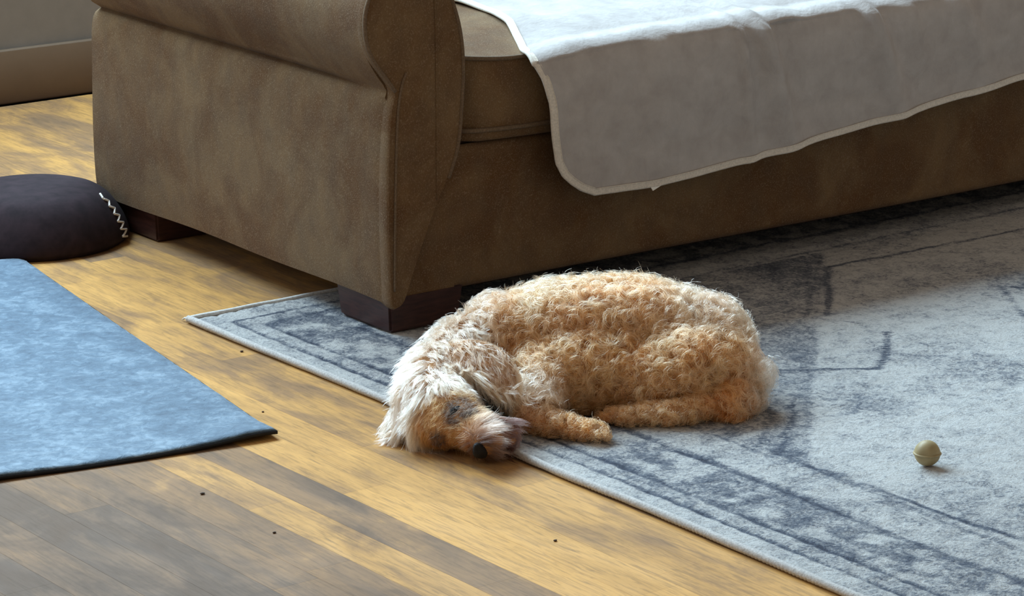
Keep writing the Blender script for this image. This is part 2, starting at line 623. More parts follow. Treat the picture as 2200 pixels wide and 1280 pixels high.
bow = 0.006 * np.sin(np.clip(uu / 0.4, 0, 1) * PI) * np.exp(-(vv / 0.1) ** 2)
lift = mat_lift(uu, vv)
for nm, z0, z1, mt in (('backing', 0.001, 0.0052, M_BACK), ('pile', 0.0054, 0.0095, M_BLUE)):
    ins = 0.0 if nm == 'backing' else 0.003
    sx = 1 - 2 * ins / ML
    U = ins + uu * sx
    W = -ins + vv * (1 - 2 * ins / MWD)
    zt = z1 + lift + (0.0008 * vnoise(uu * 80, vv * 80) if nm == 'pile' else 0)
    edge = np.minimum(np.minimum(uu, ML - uu), np.minimum(-vv, MWD + vv))
    if nm == 'pile':
        zt = zt - 0.0022 * np.exp(-edge / 0.006)
    A = np.stack([U.ravel(), (W + bow).ravel(), zt.ravel()], 1)
    B = np.stack([U.ravel(), (W + bow).ravel(), (z0 + lift * 0.9).ravel()], 1)
    idx = np.arange(nu * nv).reshape(nu, nv)
    F = np.stack([idx[:-1, :-1], idx[1:, :-1], idx[1:, 1:], idx[:-1, 1:]], -1).reshape(-1, 4)
    G = (F + nu * nv)[:, ::-1]
    F = F.tolist() + G.tolist()
    ring = list(idx[:, 0]) + list(idx[-1, 1:]) + list(idx[-2::-1, -1]) + list(idx[0, -2:0:-1])
    for i in range(len(ring)):
        j = (i + 1) % len(ring)
        F.append((int(ring[i]), int(ring[i]) + nu * nv, int(ring[j]) + nu * nv, int(ring[j])))
    from_py(nm, np.concatenate([A, B]), F, mt, mat)

# ------------------------------------------------------------------ sofa
SW = 2.20                                     # overall width
SD = 0.96                                     # depth
SB = 0.060                                    # bottom of the upholstery
sofa = empty('sofa', 'brown chenille sofa with rolled arm, piped seams and dark block feet', 'sofa')

side = [(0.0, SB), (-0.004, 0.10), (-0.007, 0.20), (-0.006, 0.30), (-0.002, 0.370), (0.006, 0.397), (0.020, 0.407)]
roll = [(0.014, 0.411), (0.000, 0.421), (-0.015, 0.440), (-0.032, 0.468), (-0.043, 0.497), (-0.0455, 0.534), (-0.037, 0.565), (-0.015, 0.600), (0.018, 0.620), (0.050, 0.625), (0.083, 0.612), (0.108, 0.582), (0.121, 0.546), (0.135, 0.499), (0.141, 0.446), (0.140, 0.38)]
inner = [(0.138, 0.30), (0.136, 0.20), (0.134, SB)]


def arm_mesh(mirror):
    A = [np.array(p) for p in catmull(side, 5)]
    B = [np.array(p) for p in catmull(roll + inner, 4)]
    prof = A + B
    k_cre = len(A) - 1
    ny = 70
    V, F = [], []
    n = len(prof)
    for j in range(ny + 1):
        y = 0.006 + (SD - 0.006) * j / ny
        near = math.exp(-y / 0.05)            # the roll runs flush into the front panel
        for i, p in enumerate(prof):
            x, z = p
            if i < len(A):
                bul = 0.004 * math.sin(PI * min(1, max(0, (z - SB) / 0.34))) * (0.6 * math.sin(y * 5.1 + z * 7) + 0.5 * math.sin(y * 11 + 2 + z * 4))
                x += bul * (1 - near)
                dcr = abs(z - 0.402)
                if i > k_cre - 9:
                    nc_ = math.exp(-(y / 0.13) ** 2)
                    x = x * (1 - nc_) + (-0.002 + 0.006 * (i - k_cre + 9) / 9) * nc_
            elif i < len(A) + 5:
                nc_ = math.exp(-(y / 0.13) ** 2)
                x = x * (1 - nc_) + min(x, 0.005 - 0.0015 * (i - len(A))) * nc_
            elif i < len(A) + 26:
                x += 0.0025 * math.sin(y * 9 + z * 12) * (1 - near)
            if i < len(A) + 10:
                x += 0.0035 * math.exp(-((y - 0.006) / 0.010) ** 2) if z < 0.40 else 0.0
            if z < SB + 0.001:
                z += 0.0015 * math.sin(y * 13) + 0.002 * math.sin(y * 4.0)
            V.append(((SW - x) if mirror else x, y, z))
    for j in range(ny):
        for i in range(n):
            i2 = (i + 1) % n
            F.append((j * n + i, j * n + i2, (j + 1) * n + i2, (j + 1) * n + i))
    F.append(tuple(range(n)))
    F.append(tuple(ny * n + i for i in range(n)))
    bm = bmesh.new()
    bv = [bm.verts.new(v) for v in V]
    for f in F:
        bm.faces.new([bv[i] for i in f])
    return bm


panel_out = [(0.006, 0.412), (-0.0005, 0.375), (-0.006, 0.30), (-0.0075, 0.20), (-0.005, 0.10), (-0.001, 0.058), (0.012, 0.055), (0.026, 0.066), (0.043, 0.108), (0.060, 0.149), (0.089, 0.214), (0.112, 0.257), (0.131, 0.309), (0.139, 0.377), (0.142, 0.446), (0.136, 0.499), (0.122, 0.546), (0.108, 0.583), (0.083, 0.614), (0.050, 0.627), (0.018, 0.622), (-0.015, 0.602), (-0.038, 0.565), (-0.0465, 0.534), (-0.044, 0.497), (-0.031, 0.466), (-0.010, 0.438)]


def offset_loop(P, d):
    P = np.array(P)
    n = len(P)
    out = []
    c = P.mean(0)
    area = 0.5 * np.sum(P[:, 0] * np.roll(P[:, 1], -1) - np.roll(P[:, 0], -1) * P[:, 1])
    sg = 1 if area > 0 else -1
    for i in range(n):
        t = P[(i + 1) % n] - P[i - 1]
        t /= np.linalg.norm(t) + 1e-9
        nn = np.array([-t[1], t[0]]) * sg
        out.append(P[i] + nn * d)
    return np.array(out)


for mir in (False, True):
    fx = (lambda x: SW - x) if mir else (lambda x: x)
    arm = from_bm('arm', arm_mesh(mir), M_FAB, sofa)
    P = np.array(catmull(panel_out, 4, True))
    rings = [(offset_loop(P, 0.005), 0.03), (P, 0.0055), (P, -0.006), (offset_loop(P, 0.0012), -0.0095), (offset_loop(P, 0.0026), -0.0115)]
    bm = bmesh.new()
    prev = None
    for Q, y in rings:
        cur = [bm.verts.new((fx(q[0]), y, q[1])) for q in Q]
        if prev:
            for i in range(len(cur)):
                j = (i + 1) % len(cur)
                bm.faces.new((prev[i], prev[j], cur[j], cur[i]))
        prev = cur
    for tr in tessellate_polygon([[Vector((v.co.x, v.co.z, 0)) for v in prev]]):
        bm.faces.new([prev[i] for i in tr])
    from_bm('arm_front_panel', bm, M_FAB, arm)
    # piping round the scroll and seams down the panel
    sc = catmull([(0.010, 0.412)] + panel_out[:0:-1][:16], 5)
    pth = [(fx(q[0]), -0.011, q[1]) for q in sc]
    tube('piping', pth, 0.0034, M_PIPE, arm, seg=7, up=(0, 1, 0))
    tube('panel_seam', [(fx(x), -0.0125, z) for x, z in catmull([(0.030, 0.440), (0.020, 0.415), (0.0125, 0.36), (0.0075, 0.25), (0.005, 0.15), (0.004, 0.085)], 6)], 0.0022, M_PIPE, arm, seg=6, up=(0, 1, 0))
    tube('panel_seam', [(fx(x), -0.0118, z) for x, z in catmull([(0.082, 0.600), (0.088, 0.52), (0.089, 0.40), (0.089, 0.30), (0.0885, 0.225)], 6)], 0.0016, M_FAB, arm, seg=6, up=(0, 1, 0))


def rail_fn(x, y, z):
    t = max(0, min(1, (z - SB) / 0.24))
    if y < 0.03:
        y -= 0.006 * math.sin(PI * t) + 0.0025 * math.sin(x * 6 + 1) * math.sin(PI * t)
    if z < SB + 0.02:
        z += 0.002 * math.sin(x * 3.3 + 0.6)
    return x, y, z


rounded_box('front_rail', (SW / 2, 0.063, (SB + 0.303) / 2), (SW - 0.06, 0.11, 0.303 - SB), 0.012, M_FAB, sofa, 3, rail_fn, 14)
rounded_box('seat_deck', (SW / 2, 0.47, 0.19), (SW - 0.26, 0.76, 0.20), 0.01, M_FAB, sofa)
rounded_box('back', (SW / 2, 0.855, 0.46), (SW - 0.24, 0.20, 0.78), 0.06, M_FAB, sofa, 5)


rounded_box('bounce_blocker', (SW / 2, 0.50, SB + 0.008), (SW - 0.03, 0.90, 0.008), 0.002, M_BACK, sofa, 1)  # unseen dark sheet, added to cut bounced light below the sofa


def cushion(x0, x1):
    """box cushion with a crowned, sagging front"""
    y0, y1, z0, z1 = 0.012, 0.74, 0.3045, 0.452
    nx, ny, nz = 40, 24, 10
    cx, hx = (x0 + x1) / 2, (x1 - x0) / 2

    def shape(x, y, z):
        a = (x - cx) / hx
        crown = (1 - abs(a) ** 6) * (1 - abs((y - (y0 + y1) / 2) / ((y1 - y0) / 2)) ** 5)
        tz = (z - z0) / (z1 - z0)
        z2 = z + tz * (0.020 * crown) - 0.012 * tz * math.exp(-((x - 0.25) / 0.10) ** 2) * math.exp(-((y - y0) / 0.10) ** 2)
        z2 -= 0.004 * (1 - tz) * 0
        fy = max(0.0, 1 - (y - y0) / 0.12)
        y2 = y - fy * (0.022 * (1 - abs(a) ** 5) * 1.0 + 0.010 * math.sin(PI * tz) * (1 - abs(a) ** 8))
        r = max(0, abs(a) - 0.94) / 0.06
        y2 += fy * 0.018 * r * r
        if tz < 0.02:
            z2 += 0
        return x, y2, z2
    bm = bmesh.new()
    bmesh.ops.create_cube(bm, size=1.0)
    bmesh.ops.subdivide_edges(bm, edges=bm.edges[:], cuts=22, use_grid_fill=True)
    for v in bm.verts:
        v.co = Vector(shape(cx + v.co.x * 2 * hx, (y0 + y1) / 2 + v.co.y * (y1 - y0), (z0 + z1) / 2 + v.co.z * (z1 - z0)))
    c = from_bm('seat_cushion', bm, M_FAB, sofa)
    md = c.modifiers.new('bevel', 'BEVEL')
    md.width = 0.008
    md.segments = 3
    md.limit_method = 'ANGLE'
    md.angle_limit = 0.9
    for zz, off in ((z1, 0.0), (z0 + 0.022, 0.0)):
        path = []
        for t in np.linspace(0, 1, 90):
            if t < 0.12:
                x, y = x0, y1 + (y0 - y1) * t / 0.12
            elif t > 0.88:
                x, y = x1, y0 + (y1 - y0) * (t - 0.88) / 0.12
            else:
                x, y = x0 + (x1 - x0) * (t - 0.12) / 0.76, y0
            q = shape(x, y, zz)
            path.append((q[0], q[1] - (0.001 if 0.12 <= t <= 0.88 else 0), q[2] - 0.001))
        tube('piping', path, 0.0040, M_PIPE, c, seg=8)
    return shape


cs = cushion(0.1435, 1.098)
cs2 = cushion(1.102, SW - 0.1435)
for x0, x1 in ((0.16, 1.095), (1.105, SW - 0.16)):
    def bfn(x, y, z, x0=x0, x1=x1):
        a = (x - (x0 + x1) / 2) / ((x1 - x0) / 2)
        b = (z - 0.66) / 0.19
        if y < 0.66:
            y -= 0.05 * (1 - a ** 4) * (1 - b ** 4)
        return x, y + (z - 0.47) * 0.12, z
    rounded_box('back_cushion', ((x0 + x1) / 2, 0.675, 0.675), (x1 - x0, 0.13, 0.38), 0.045, M_FAB, sofa, 4, bfn, 8)


def foot(x0, y0, lx, ly):
    bm = bmesh.new()
    b = 0.0078 if y0 < 0.28 else 0.0003
    tp = 0.006
    lo = [(x0 + tp, y0 + tp), (x0 + lx - tp, y0 + tp), (x0 + lx - tp, y0 + ly - tp), (x0 + tp, y0 + ly - tp)]
    hi = [(x0, y0), (x0 + lx, y0), (x0 + lx, y0 + ly), (x0, y0 + ly)]
    a = [bm.verts.new((p[0], p[1], b)) for p in lo]
    c = [bm.verts.new((p[0], p[1], SB + 0.012)) for p in hi]
    bm.faces.new(a[::-1])
    bm.faces.new(c)
    for i in range(4):
        j = (i + 1) % 4
        bm.faces.new((a[i], a[j], c[j], c[i]))
    bmesh.ops.bevel(bm, geom=bm.edges[:], offset=0.004, segments=2, affect='EDGES')
    return from_bm('foot', bm, M_WOOD, sofa, False)


for fx0 in (0.012, SW - 0.152):
    foot(fx0 if fx0 > 1 else 0.004, 0.004, 0.148, 0.16)
    foot(fx0, 0.770, 0.12, 0.16)

# ------------------------------------------------------------------ throw blanket
bl = empty('throw_blanket', 'pale cotton throw blanket with stitched hem spread over the sofa seat', 'blanket', (0.35, 0.0, 0.46))
XR = 1.85
zx, zz_ = [0.28, 0.379, 0.504, 0.711, 0.93, 1.10, 1.4, 1.9], [0.204, 0.201, 0.198, 0.211, 0.232, 0.251, 0.280, 0.308]


def zb(x):
    return np.interp(x, zx, zz_)


def seat_z(x, y):
    if x < 1.06:
        return cs(max(x, 0.15), max(y, 0.014), 0.452)[2]
    if x > 1.14:
        return cs2(min(x, SW - 0.15), max(y, 0.014), 0.452)[2]
    t = (x - 1.06) / 0.08
    return cs(1.06, max(y, 0.014), 0.452)[2] * (1 - t) + cs2(1.14, max(y, 0.014), 0.452)[2] * t


# left edge: on the seat (t<0 as depth), then down the front (as height)
LE_top = [(0.62, 0.372), (0.45, 0.362), (0.32, 0.353), (0.21, 0.346), (0.117, 0.324), (0.05, 0.294), (0.0, 0.270), (-0.045, 0.257)]
LE_dn = [(0.455, 0.257), (0.423, 0.270), (0.375, 0.284), (0.312, 0.291), (0.259, 0.301), (0.235, 0.314), (0.220, 0.330), (0.206, 0.350), (0.194, 0.379)]


def blanket_pt(r, cfrac):
    """r in 0..1 along the cloth from the back of the seat to the hem, cfrac 0..1 across"""
    R0 = 0.62
    if r < R0:
        y = 0.62 + (-0.045 - 0.62) * (r / R0)
        yk = [p[0] for p in LE_top][::-1]
        xk = [p[1] for p in LE_top][::-1]
        xl = float(np.interp(y, yk, xk))
        x = xl + (XR - xl) * cfrac
        z = seat_z(x, y) + 0.006
        # rounded turn over the cushion edge
        q = max(0.0, (-0.012 - y) / 0.033)
        z -= 0.014 * q * q
        z += 0.0022 * vnoise(x * 14, y * 14, 3) + 0.0016 * vnoise(x * 33, y * 20, 5)
        fd = fold(x, 0.0) * max(0.0, 1 - (y + 0.045) / 0.22)
        z += 0.35 * abs(fd)
        y2 = y
        return x, y2 - 0.002 * q, float(z)
    t = (r - R0) / (1 - R0)
    zl = 0.448 + (0.194 - 0.448) * t
    zk = [p[0] for p in LE_dn][::-1]
    xk = [p[1] for p in LE_dn][::-1]
    xl = float(np.interp(zl, zk, xk))
    # ease across so that the first columns follow the rounded corner
    x = xl + (XR - xl) * cfrac
    ztop = seat_z(x, -0.045) + 0.006 - 0.014
    z = ztop + (float(zb(x)) - ztop) * t
    q = math.exp(-t / 0.06)
    y = -0.053 - 0.004 * math.sin(PI * min(1, t * 1.4)) + 0.008 * q
    y -= fold(x, t)
    y -= 0.0015 * float(vnoise(x * 22, z * 16, 8.5)) + 0.001 * float(vnoise(x * 50, z * 40, 2.5))
    y = min(y, -0.036 + 0.012 * t)
    return x, float(y), float(z)


def fold(x, t):
    f = 0.0
    for xc, dr, wd, am in ((0.735, 0.075, 0.026, 0.030), (0.690, 0.03, 0.012, 0.014), (0.985, 0.075, 0.026, 0.028), (0.80, 0.02, 0.05, -0.010), (0.52, 0.03, 0.05, 0.006), (1.20, 0.07, 0.04, 0.016), (1.42, 0.05, 0.05, 0.018), (1.08, 0.05, 0.03, 0.008), (1.62, 0.05, 0.05, 0.016)):
        f += am * math.exp(-((x - xc - dr * t) / (wd * (0.55 + 0.9 * t))) ** 2) * (0.95 - 0.35 * t)
    return f


nr, nc = 130, 230
rs = np.concatenate([np.linspace(0, 0.55, 50), np.linspace(0.555, 0.68, 30), np.linspace(0.685, 1.0, 50)])
cf = np.linspace(0, 1, nc) ** 1.15
V = [blanket_pt(r, c) for r in rs for c in cf]
F = [(i * nc + j, i * nc + j + 1, (i + 1) * nc + j + 1, (i + 1) * nc + j) for i in range(nr - 1) for j in range(nc - 1)]
off = Vector(bl.location)
me_v = [tuple(np.array(v) - np.array(off)) for v in V]
cl = from_py('cloth', me_v, F, M_BLANKET, bl)
md = cl.modifiers.new('thick', 'SOLIDIFY')
md.thickness = 0.003
md.offset = 0
# hem: binding round the free edges, with a raised stitch line inside it
edge = [V[i * nc] for i in range(nr)] + [V[(nr - 1) * nc + j] for j in range(1, nc)]
edge = [np.array(p) - np.array(off) for p in edge]
tube('hem', edge, 0.0035, M_HEM, bl, rb=0.0035, seg=8, up=(0, 1, 0))


def inner_pt(i, j, k):
    return np.array(V[min(i, nr - 1) * nc + min(j, nc - 1)]) - np.array(off)


def grid_offset(dist):
    out = []
    E = edge
    n = len(E)
    for i in range(n):
        a, b = E[max(0, i - 1)], E[min(n - 1, i + 1)]
        t = (b - a) / (np.linalg.norm(b - a) + 1e-9)
        p = E[i]
        world_p = p + np.array(off)
        if i < 58:
            nrm = np.array((0, 0, 1.0))
        elif i < 75:
            nrm = np.array((0, -0.7, 0.7))
        else:
            nrm = np.array((0, -1.0, 0))
        s = np.cross(nrm, t)
        out.append(p + s * dist + nrm * 0.0032)
    return out


for dist, rad in ((0.009, 0.0009),):
    tube('stitch_line', grid_offset(dist), rad, M_HEM, bl, rb=rad, seg=6, up=(0, 1, 0))
band_o, band_i = grid_offset(-0.0005), grid_offset(0.0085)
n = len(band_o)
from_py('hem_band', band_o + band_i, [(i, i + 1, n + i + 1, n + i) for i in range(n - 1)], M_HEM, bl)
# care tag folded under the hem
jt = min(range(nc), key=lambda j: abs(V[(nr - 1) * nc + j][0] - 0.505))
q = np.array(V[(nr - 1) * nc + jt]) - np.array(off)
tg = [(-0.012, -0.001, 0.004), (0.020, -0.001, 0.007), (0.017, -0.003, 0.000), (-0.006, -0.004, -0.008)]
tv = [tuple(q + np.array(p)) for p in tg] + [tuple(q + np.array(p) + np.array((0, 0.0012, 0))) for p in tg]
from_py('care_tag', tv, [(0, 1, 2, 3), (7, 6, 5, 4), (0, 4, 5, 1), (1, 5, 6, 2), (2, 6, 7, 3), (3, 7, 4, 0)], M_TAG, bl, False)

# ------------------------------------------------------------------ dark pouf with white lacing beside the back foot
pf = empty('floor_pouf', 'dark suede floor pouf with white zigzag lacing beside the back sofa foot', 'pouf', (-0.152, 0.936, 0))
prof = [(0.0, 0.0), (0.150, 0.0), (0.172, 0.006), (0.176, 0.02), (0.160, 0.055), (0.135, 0.085), (0.10, 0.098), (0.0, 0.102)]
pr = catmull(prof, 4)
V, F = [], []
ns = 48
for i in range(ns):
    a = 2 * PI * i / ns
    for (r, z) in pr:
        V.append((r * math.cos(a), r * math.sin(a), max(0.0005, z)))
n = len(pr)
for i in range(ns):
    j = (i + 1) % ns
    for k in range(n - 1):
        F.append((i * n + k, j * n + k, j * n + k + 1, i * n + k + 1))
me = from_py('body', V, F, M_POUF, pf)
bm = bmesh.new()
bm.from_mesh(me.data)
bmesh.ops.remove_doubles(bm, verts=bm.verts[:], dist=1e-5)
bm.to_mesh(me.data)
bm.free()


def pouf_pt(a, h):
    for k in range(len(pr) - 1, 0, -1):
        pass
    zs = [p[1] for p in pr[6:26]]
    r_ = [p[0] for p in pr[6:26]]
    r = float(np.interp(h, zs, r_))
    return np.array((r * math.cos(a), r * math.sin(a), h))


a0 = math.radians(-48)
pts = []
for i in range(13):
    h = 0.010 + i * 0.0066
    s = 0.055 if i % 2 == 0 else -0.115
    pts.append((a0 + s * (1 - 0.05 * i) + 0.04, h))
for i in range(12):
    path = []
    for t in np.linspace(0, 1, 6):
        a = pts[i][0] + (pts[i + 1][0] - pts[i][0]) * t
        h = pts[i][1] + (pts[i + 1][1] - pts[i][1]) * t
        p = pouf_pt(a, h)
        nrm = np.array((math.cos(a), math.sin(a), 0.5))
        path.append(p + nrm * 0.0012)
    tube('lace_stitch', path, 0.0021, M_LACE, pf, seg=6)

# ------------------------------------------------------------------ small tan toy on the rug
toy = empty('dog_toy', 'small tan ridged rubber toy ball on the rug at the far right', 'toy', (0.248, -0.992, RUGT + 0.019))
bm = bmesh.new()
bmesh.ops.create_uvsphere(bm, u_segments=32, v_segments=24, radius=0.0185)
for v in bm.verts:
    a = math.atan2(v.co.y, v.co.x)
    k = 1 + 0.03 * math.cos(6 * a) * (1 - abs(v.co.z) / 0.0185)
    v.co.x *= k
    v.co.y *= k
from_bm('ball', bm, M_TAN, toy)
tube('ridge', [(0.0186 * math.cos(a), 0.0186 * math.sin(a), 0) for a in np.linspace(0, 2 * PI, 33)[:-1]], 0.0018, M_TAN, toy, seg=6, closed=True)

# ------------------------------------------------------------------ the sleeping dog
dog = empty('dog', 'curly apricot and cream dog asleep on the rug edge with its head on the boards', 'dog', (0.0355, -0.5233, 0))
dog.rotation_euler = (0, 0, -0.634)


def fur_mat():
    m = bpy.data.materials.new('dog_fur')
    m.use_nodes = True
    t = m.node_tree
    t.nodes.clear()
    out = t.nodes.new('ShaderNodeOutputMaterial')
    h = t.nodes.new('ShaderNodeBsdfHairPrincipled')
    h.parametrization = 'COLOR'
    h.inputs['Roughness'].default_value = 0.42
    h.inputs['Radial Roughness'].default_value = 0.65
    h.inputs['Coat'].default_value = 0.0
    a = t.nodes.new('ShaderNodeAttribute')
    a.attribute_name = 'fur_color'
    t.links.new(a.outputs['Color'], h.inputs['Color'])
    t.links.new(h.outputs[0], out.inputs['Surface'])
    return m


M_FUR = fur_mat()
CAPS = [  # chains of (u, w, z, r)
    [(0.150, 0.085, 0.084, 0.067), (0.045, 0.095, 0.098, 0.080), (-0.08, 0.090, 0.093, 0.079), (-0.160, 0.060, 0.088, 0.062), (-0.215, 0.020, 0.086, 0.054), (-0.252, -0.050, 0.068, 0.050), (-0.257, -0.105, 0.056, 0.049), (-0.228, -0.160, 0.048, 0.041), (-0.190, -0.202, 0.042, 0.031), (-0.174, -0.228, 0.037, 0.024)],
    [(0.165, 0.040, 0.062, 0.056), (0.120, 0.018, 0.068, 0.056), (0.055, 0.006, 0.052, 0.044)],
    [(0.02, 0.03, 0.062, 0.056), (-0.06, 0.02, 0.062, 0.056), (-0.115, 0.005, 0.060, 0.046)],
    [(0.205, 0.02, 0.030, 0.025), (0.182, -0.022, 0.026, 0.022), (0.10, -0.062, 0.023, 0.0185), (0.030, -0.062, 0.019, 0.0135), (-0.004, -0.055, 0.016, 0.0095)],
    [(-0.104, -0.020, 0.058, 0.040), (-0.110, -0.066, 0.043, 0.032), (-0.112, -0.096, 0.033, 0.025), (-0.085, -0.112, 0.026, 0.019), (-0.045, -0.128, 0.021, 0.015), (-0.018, -0.138, 0.019, 0.0145)],
    [(-0.215, 0.03, 0.105, 0.036), (-0.165, 0.055, 0.115, 0.046)],
    [(0.20, 0.035, 0.055, 0.030), (0.228, 0.022, 0.060, 0.014)],
    [(-0.150, -0.195, 0.034, 0.022), (-0.175, -0.205, 0.040, 0.026)],
    [(-0.262, -0.145, 0.040, 0.034), (-0.236, -0.175, 0.036, 0.030)],
]
bm = bmesh.new()
for ch in CAPS:
    for a, b in zip(ch[:-1], ch[1:]):
        a, b = np.array(a), np.array(b)
        n = max(2, int(np.linalg.norm(b[:3] - a[:3]) / 0.012))
        for k in range(n + 1):
            p = a + (b - a) * k / n
            r = bmesh.ops.create_icosphere(bm, subdivisions=2, radius=float(p[3]))
            bmesh.ops.translate(bm, vec=p[:3], verts=r['verts'])
# toes of the two visible paws
for (u, w, z, dirx, diry) in ((-0.008, -0.141, 0.015, 0.95, -0.3), (-0.010, -0.055, 0.014, -0.98, 0.05)):
    for k in (-1.5, -0.5, 0.5, 1.5):
        r = bmesh.ops.create_icosphere(bm, subdivisions=2, radius=0.0062)
        bmesh.ops.translate(bm, vec=(u - diry * k * 0.0062, w + dirx * k * 0.0062, z), verts=r['verts'])
tmp = from_bm('tmp_body', bm, None)
md = tmp.modifiers.new('remesh', 'REMESH')
md.mode = 'VOXEL'
md.voxel_size = 0.0045
md = tmp.modifiers.new('smooth', 'SMOOTH')
md.factor = 0.5
md.iterations = 6
dg = bpy.context.evaluated_depsgraph_get()
body_me = bpy.data.meshes.new_from_object(tmp.evaluated_get(dg))
bpy.data.objects.remove(tmp, do_unlink=True)
body_me.name = 'body'
nv_ = len(body_me.vertices)
co = np.empty(nv_ * 3, np.float32)
body_me.vertices.foreach_get('co', co)
co = co.reshape(-1, 3)
# flattened where it rests: on the rug, and lower on the boards beyond the rug edge
cw, sw_ = math.cos(-0.634), math.sin(-0.634)


def ground(P):
    wx = 0.0355 + cw * P[:, 0] - sw_ * P[:, 1]
    wy = -0.5233 + sw_ * P[:, 0] + cw * P[:, 1]
    u = math.cos(-RA) * (wx - RX) - math.sin(-RA) * (wy - RY)
    return np.where(u > -0.006, 0.0095, 0.0015)


co[:, 2] = np.maximum(co[:, 2], ground(co))
body_me.vertices.foreach_set('co', co.ravel())
body_me.materials.clear()
body = link('body', body_me, M_SKIN, dog, True)


def ear(path, wd, up):
    pts = catmull(path, 6)
    n = len(pts)
    ws = [wd * (0.55 + 0.75 * math.sin(PI * min(1, 0.18 + 0.62 * i / (n - 1)))) * (1 - 0.5 * max(0, (i / (n - 1) - 0.8) / 0.2) ** 2) for i in range(n)]
    return tube('ear', pts, ws, M_SKIN, dog, rb=[0.0055] * n, seg=14, up=up)


ears = [ear([(-0.238, -0.070, 0.112), (-0.205, -0.078, 0.119), (-0.176, -0.090, 0.110), (-0.156, -0.100, 0.092), (-0.146, -0.106, 0.074)], 0.024, (-0.3, -0.5, 0.8)),
        ear([(-0.284, -0.090, 0.062), (-0.298, -0.108, 0.046), (-0.306, -0.124, 0.030), (-0.308, -0.133, 0.016)], 0.020, (-0.8, -0.3, 0.5))]
EYES = [np.array((-0.213, -0.196, 0.069)), np.array((-0.246, -0.201, 0.029))]
NOSE = np.array((-0.1850, -0.2485, 0.0270))


def blob(name, c, s, mat, rot=(0, 0, 0), fn=None):
    bm = bmesh.new()
    bmesh.ops.create_uvsphere(bm, u_segments=24, v_segments=16, radius=1.0)
    for v in bm.verts:
        if fn:
            v.co = fn(v.co)
        v.co = Vector((v.co.x * s[0], v.co.y * s[1], v.co.z * s[2]))
    o = from_bm(name, bm, mat, dog)
    o.location = c
    o.rotation_euler = rot
    return o


def nose_shape(c):
    c = c.copy()
    if c.z < 0:
        c.x *= 1 + 0.35 * c.z
    for s in (-1, 1):
        d = (Vector((c.x, c.z, 0)) - Vector((0.45 * s, -0.15, 0))).length
        if c.y < 0:
            c.y += 0.35 * math.exp(-(d / 0.22) ** 2)
    return c


no = blob('nose', NOSE, (0.0140, 0.0070, 0.0105), M_NOSE, (0, 0.9, 0.45), nose_shape)
no['label'] = 'dark brown black nose'
for e in EYES:
    ct = np.array((-0.228, -0.160, 0.048))
    d = e - ct
    rot = Vector(d).to_track_quat('-Y', 'Z').to_euler()
    o = blob('eye', e - 0.0015 * d / np.linalg.norm(d) if e is EYES[0] else e - 0.004 * d / np.linalg.norm(d), (0.0155, 0.0050, 0.0095) if e is EYES[0] else (0.0085, 0.003, 0.004), M_EYE, rot)
    o['label'] = 'closed dark eyelid'


# ---- fur: curled locks over body and ears
def sample(me, n):
    me.calc_loop_triangles()
    nt = len(me.loop_triangles)
    tri = np.empty(nt * 3, np.int32)
    me.loop_triangles.foreach_get('vertices', tri)
    tri = tri.reshape(-1, 3)
    v = np.empty(len(me.vertices) * 3, np.float32)
    me.vertices.foreach_get('co', v)
    v = v.reshape(-1, 3)
    nn = np.empty(len(me.vertices) * 3, np.float32)
    me.vertices.foreach_get('normal', nn)
    nn = nn.reshape(-1, 3)
    A, B, Cc = v[tri[:, 0]], v[tri[:, 1]], v[tri[:, 2]]
    ar = np.linalg.norm(np.cross(B - A, Cc - A), axis=1) / 2
    n = int(n * ar.sum()) if n > 100 else n
    t = rng.choice(nt, n, p=ar / ar.sum())
    r1, r2 = np.sqrt(rng.random(n)), rng.random(n)
    a, b, c = 1 - r1, r1 * (1 - r2), r1 * r2
    P = A[t] * a[:, None] + B[t] * b[:, None] + Cc[t] * c[:, None]
    N = nn[tri[t, 0]] * a[:, None] + nn[tri[t, 1]] * b[:, None] + nn[tri[t, 2]] * c[:, None]
    N /= np.linalg.norm(N, axis=1)[:, None] + 1e-9
    return P.astype(float), N.astype(float)


def unit(a):
    return a / (np.linalg.norm(a, axis=-1, keepdims=True) + 1e-9)


HEADC = np.array((-0.250, -0.105, 0.058))
FACEC = np.array((-0.222, -0.185, 0.045))


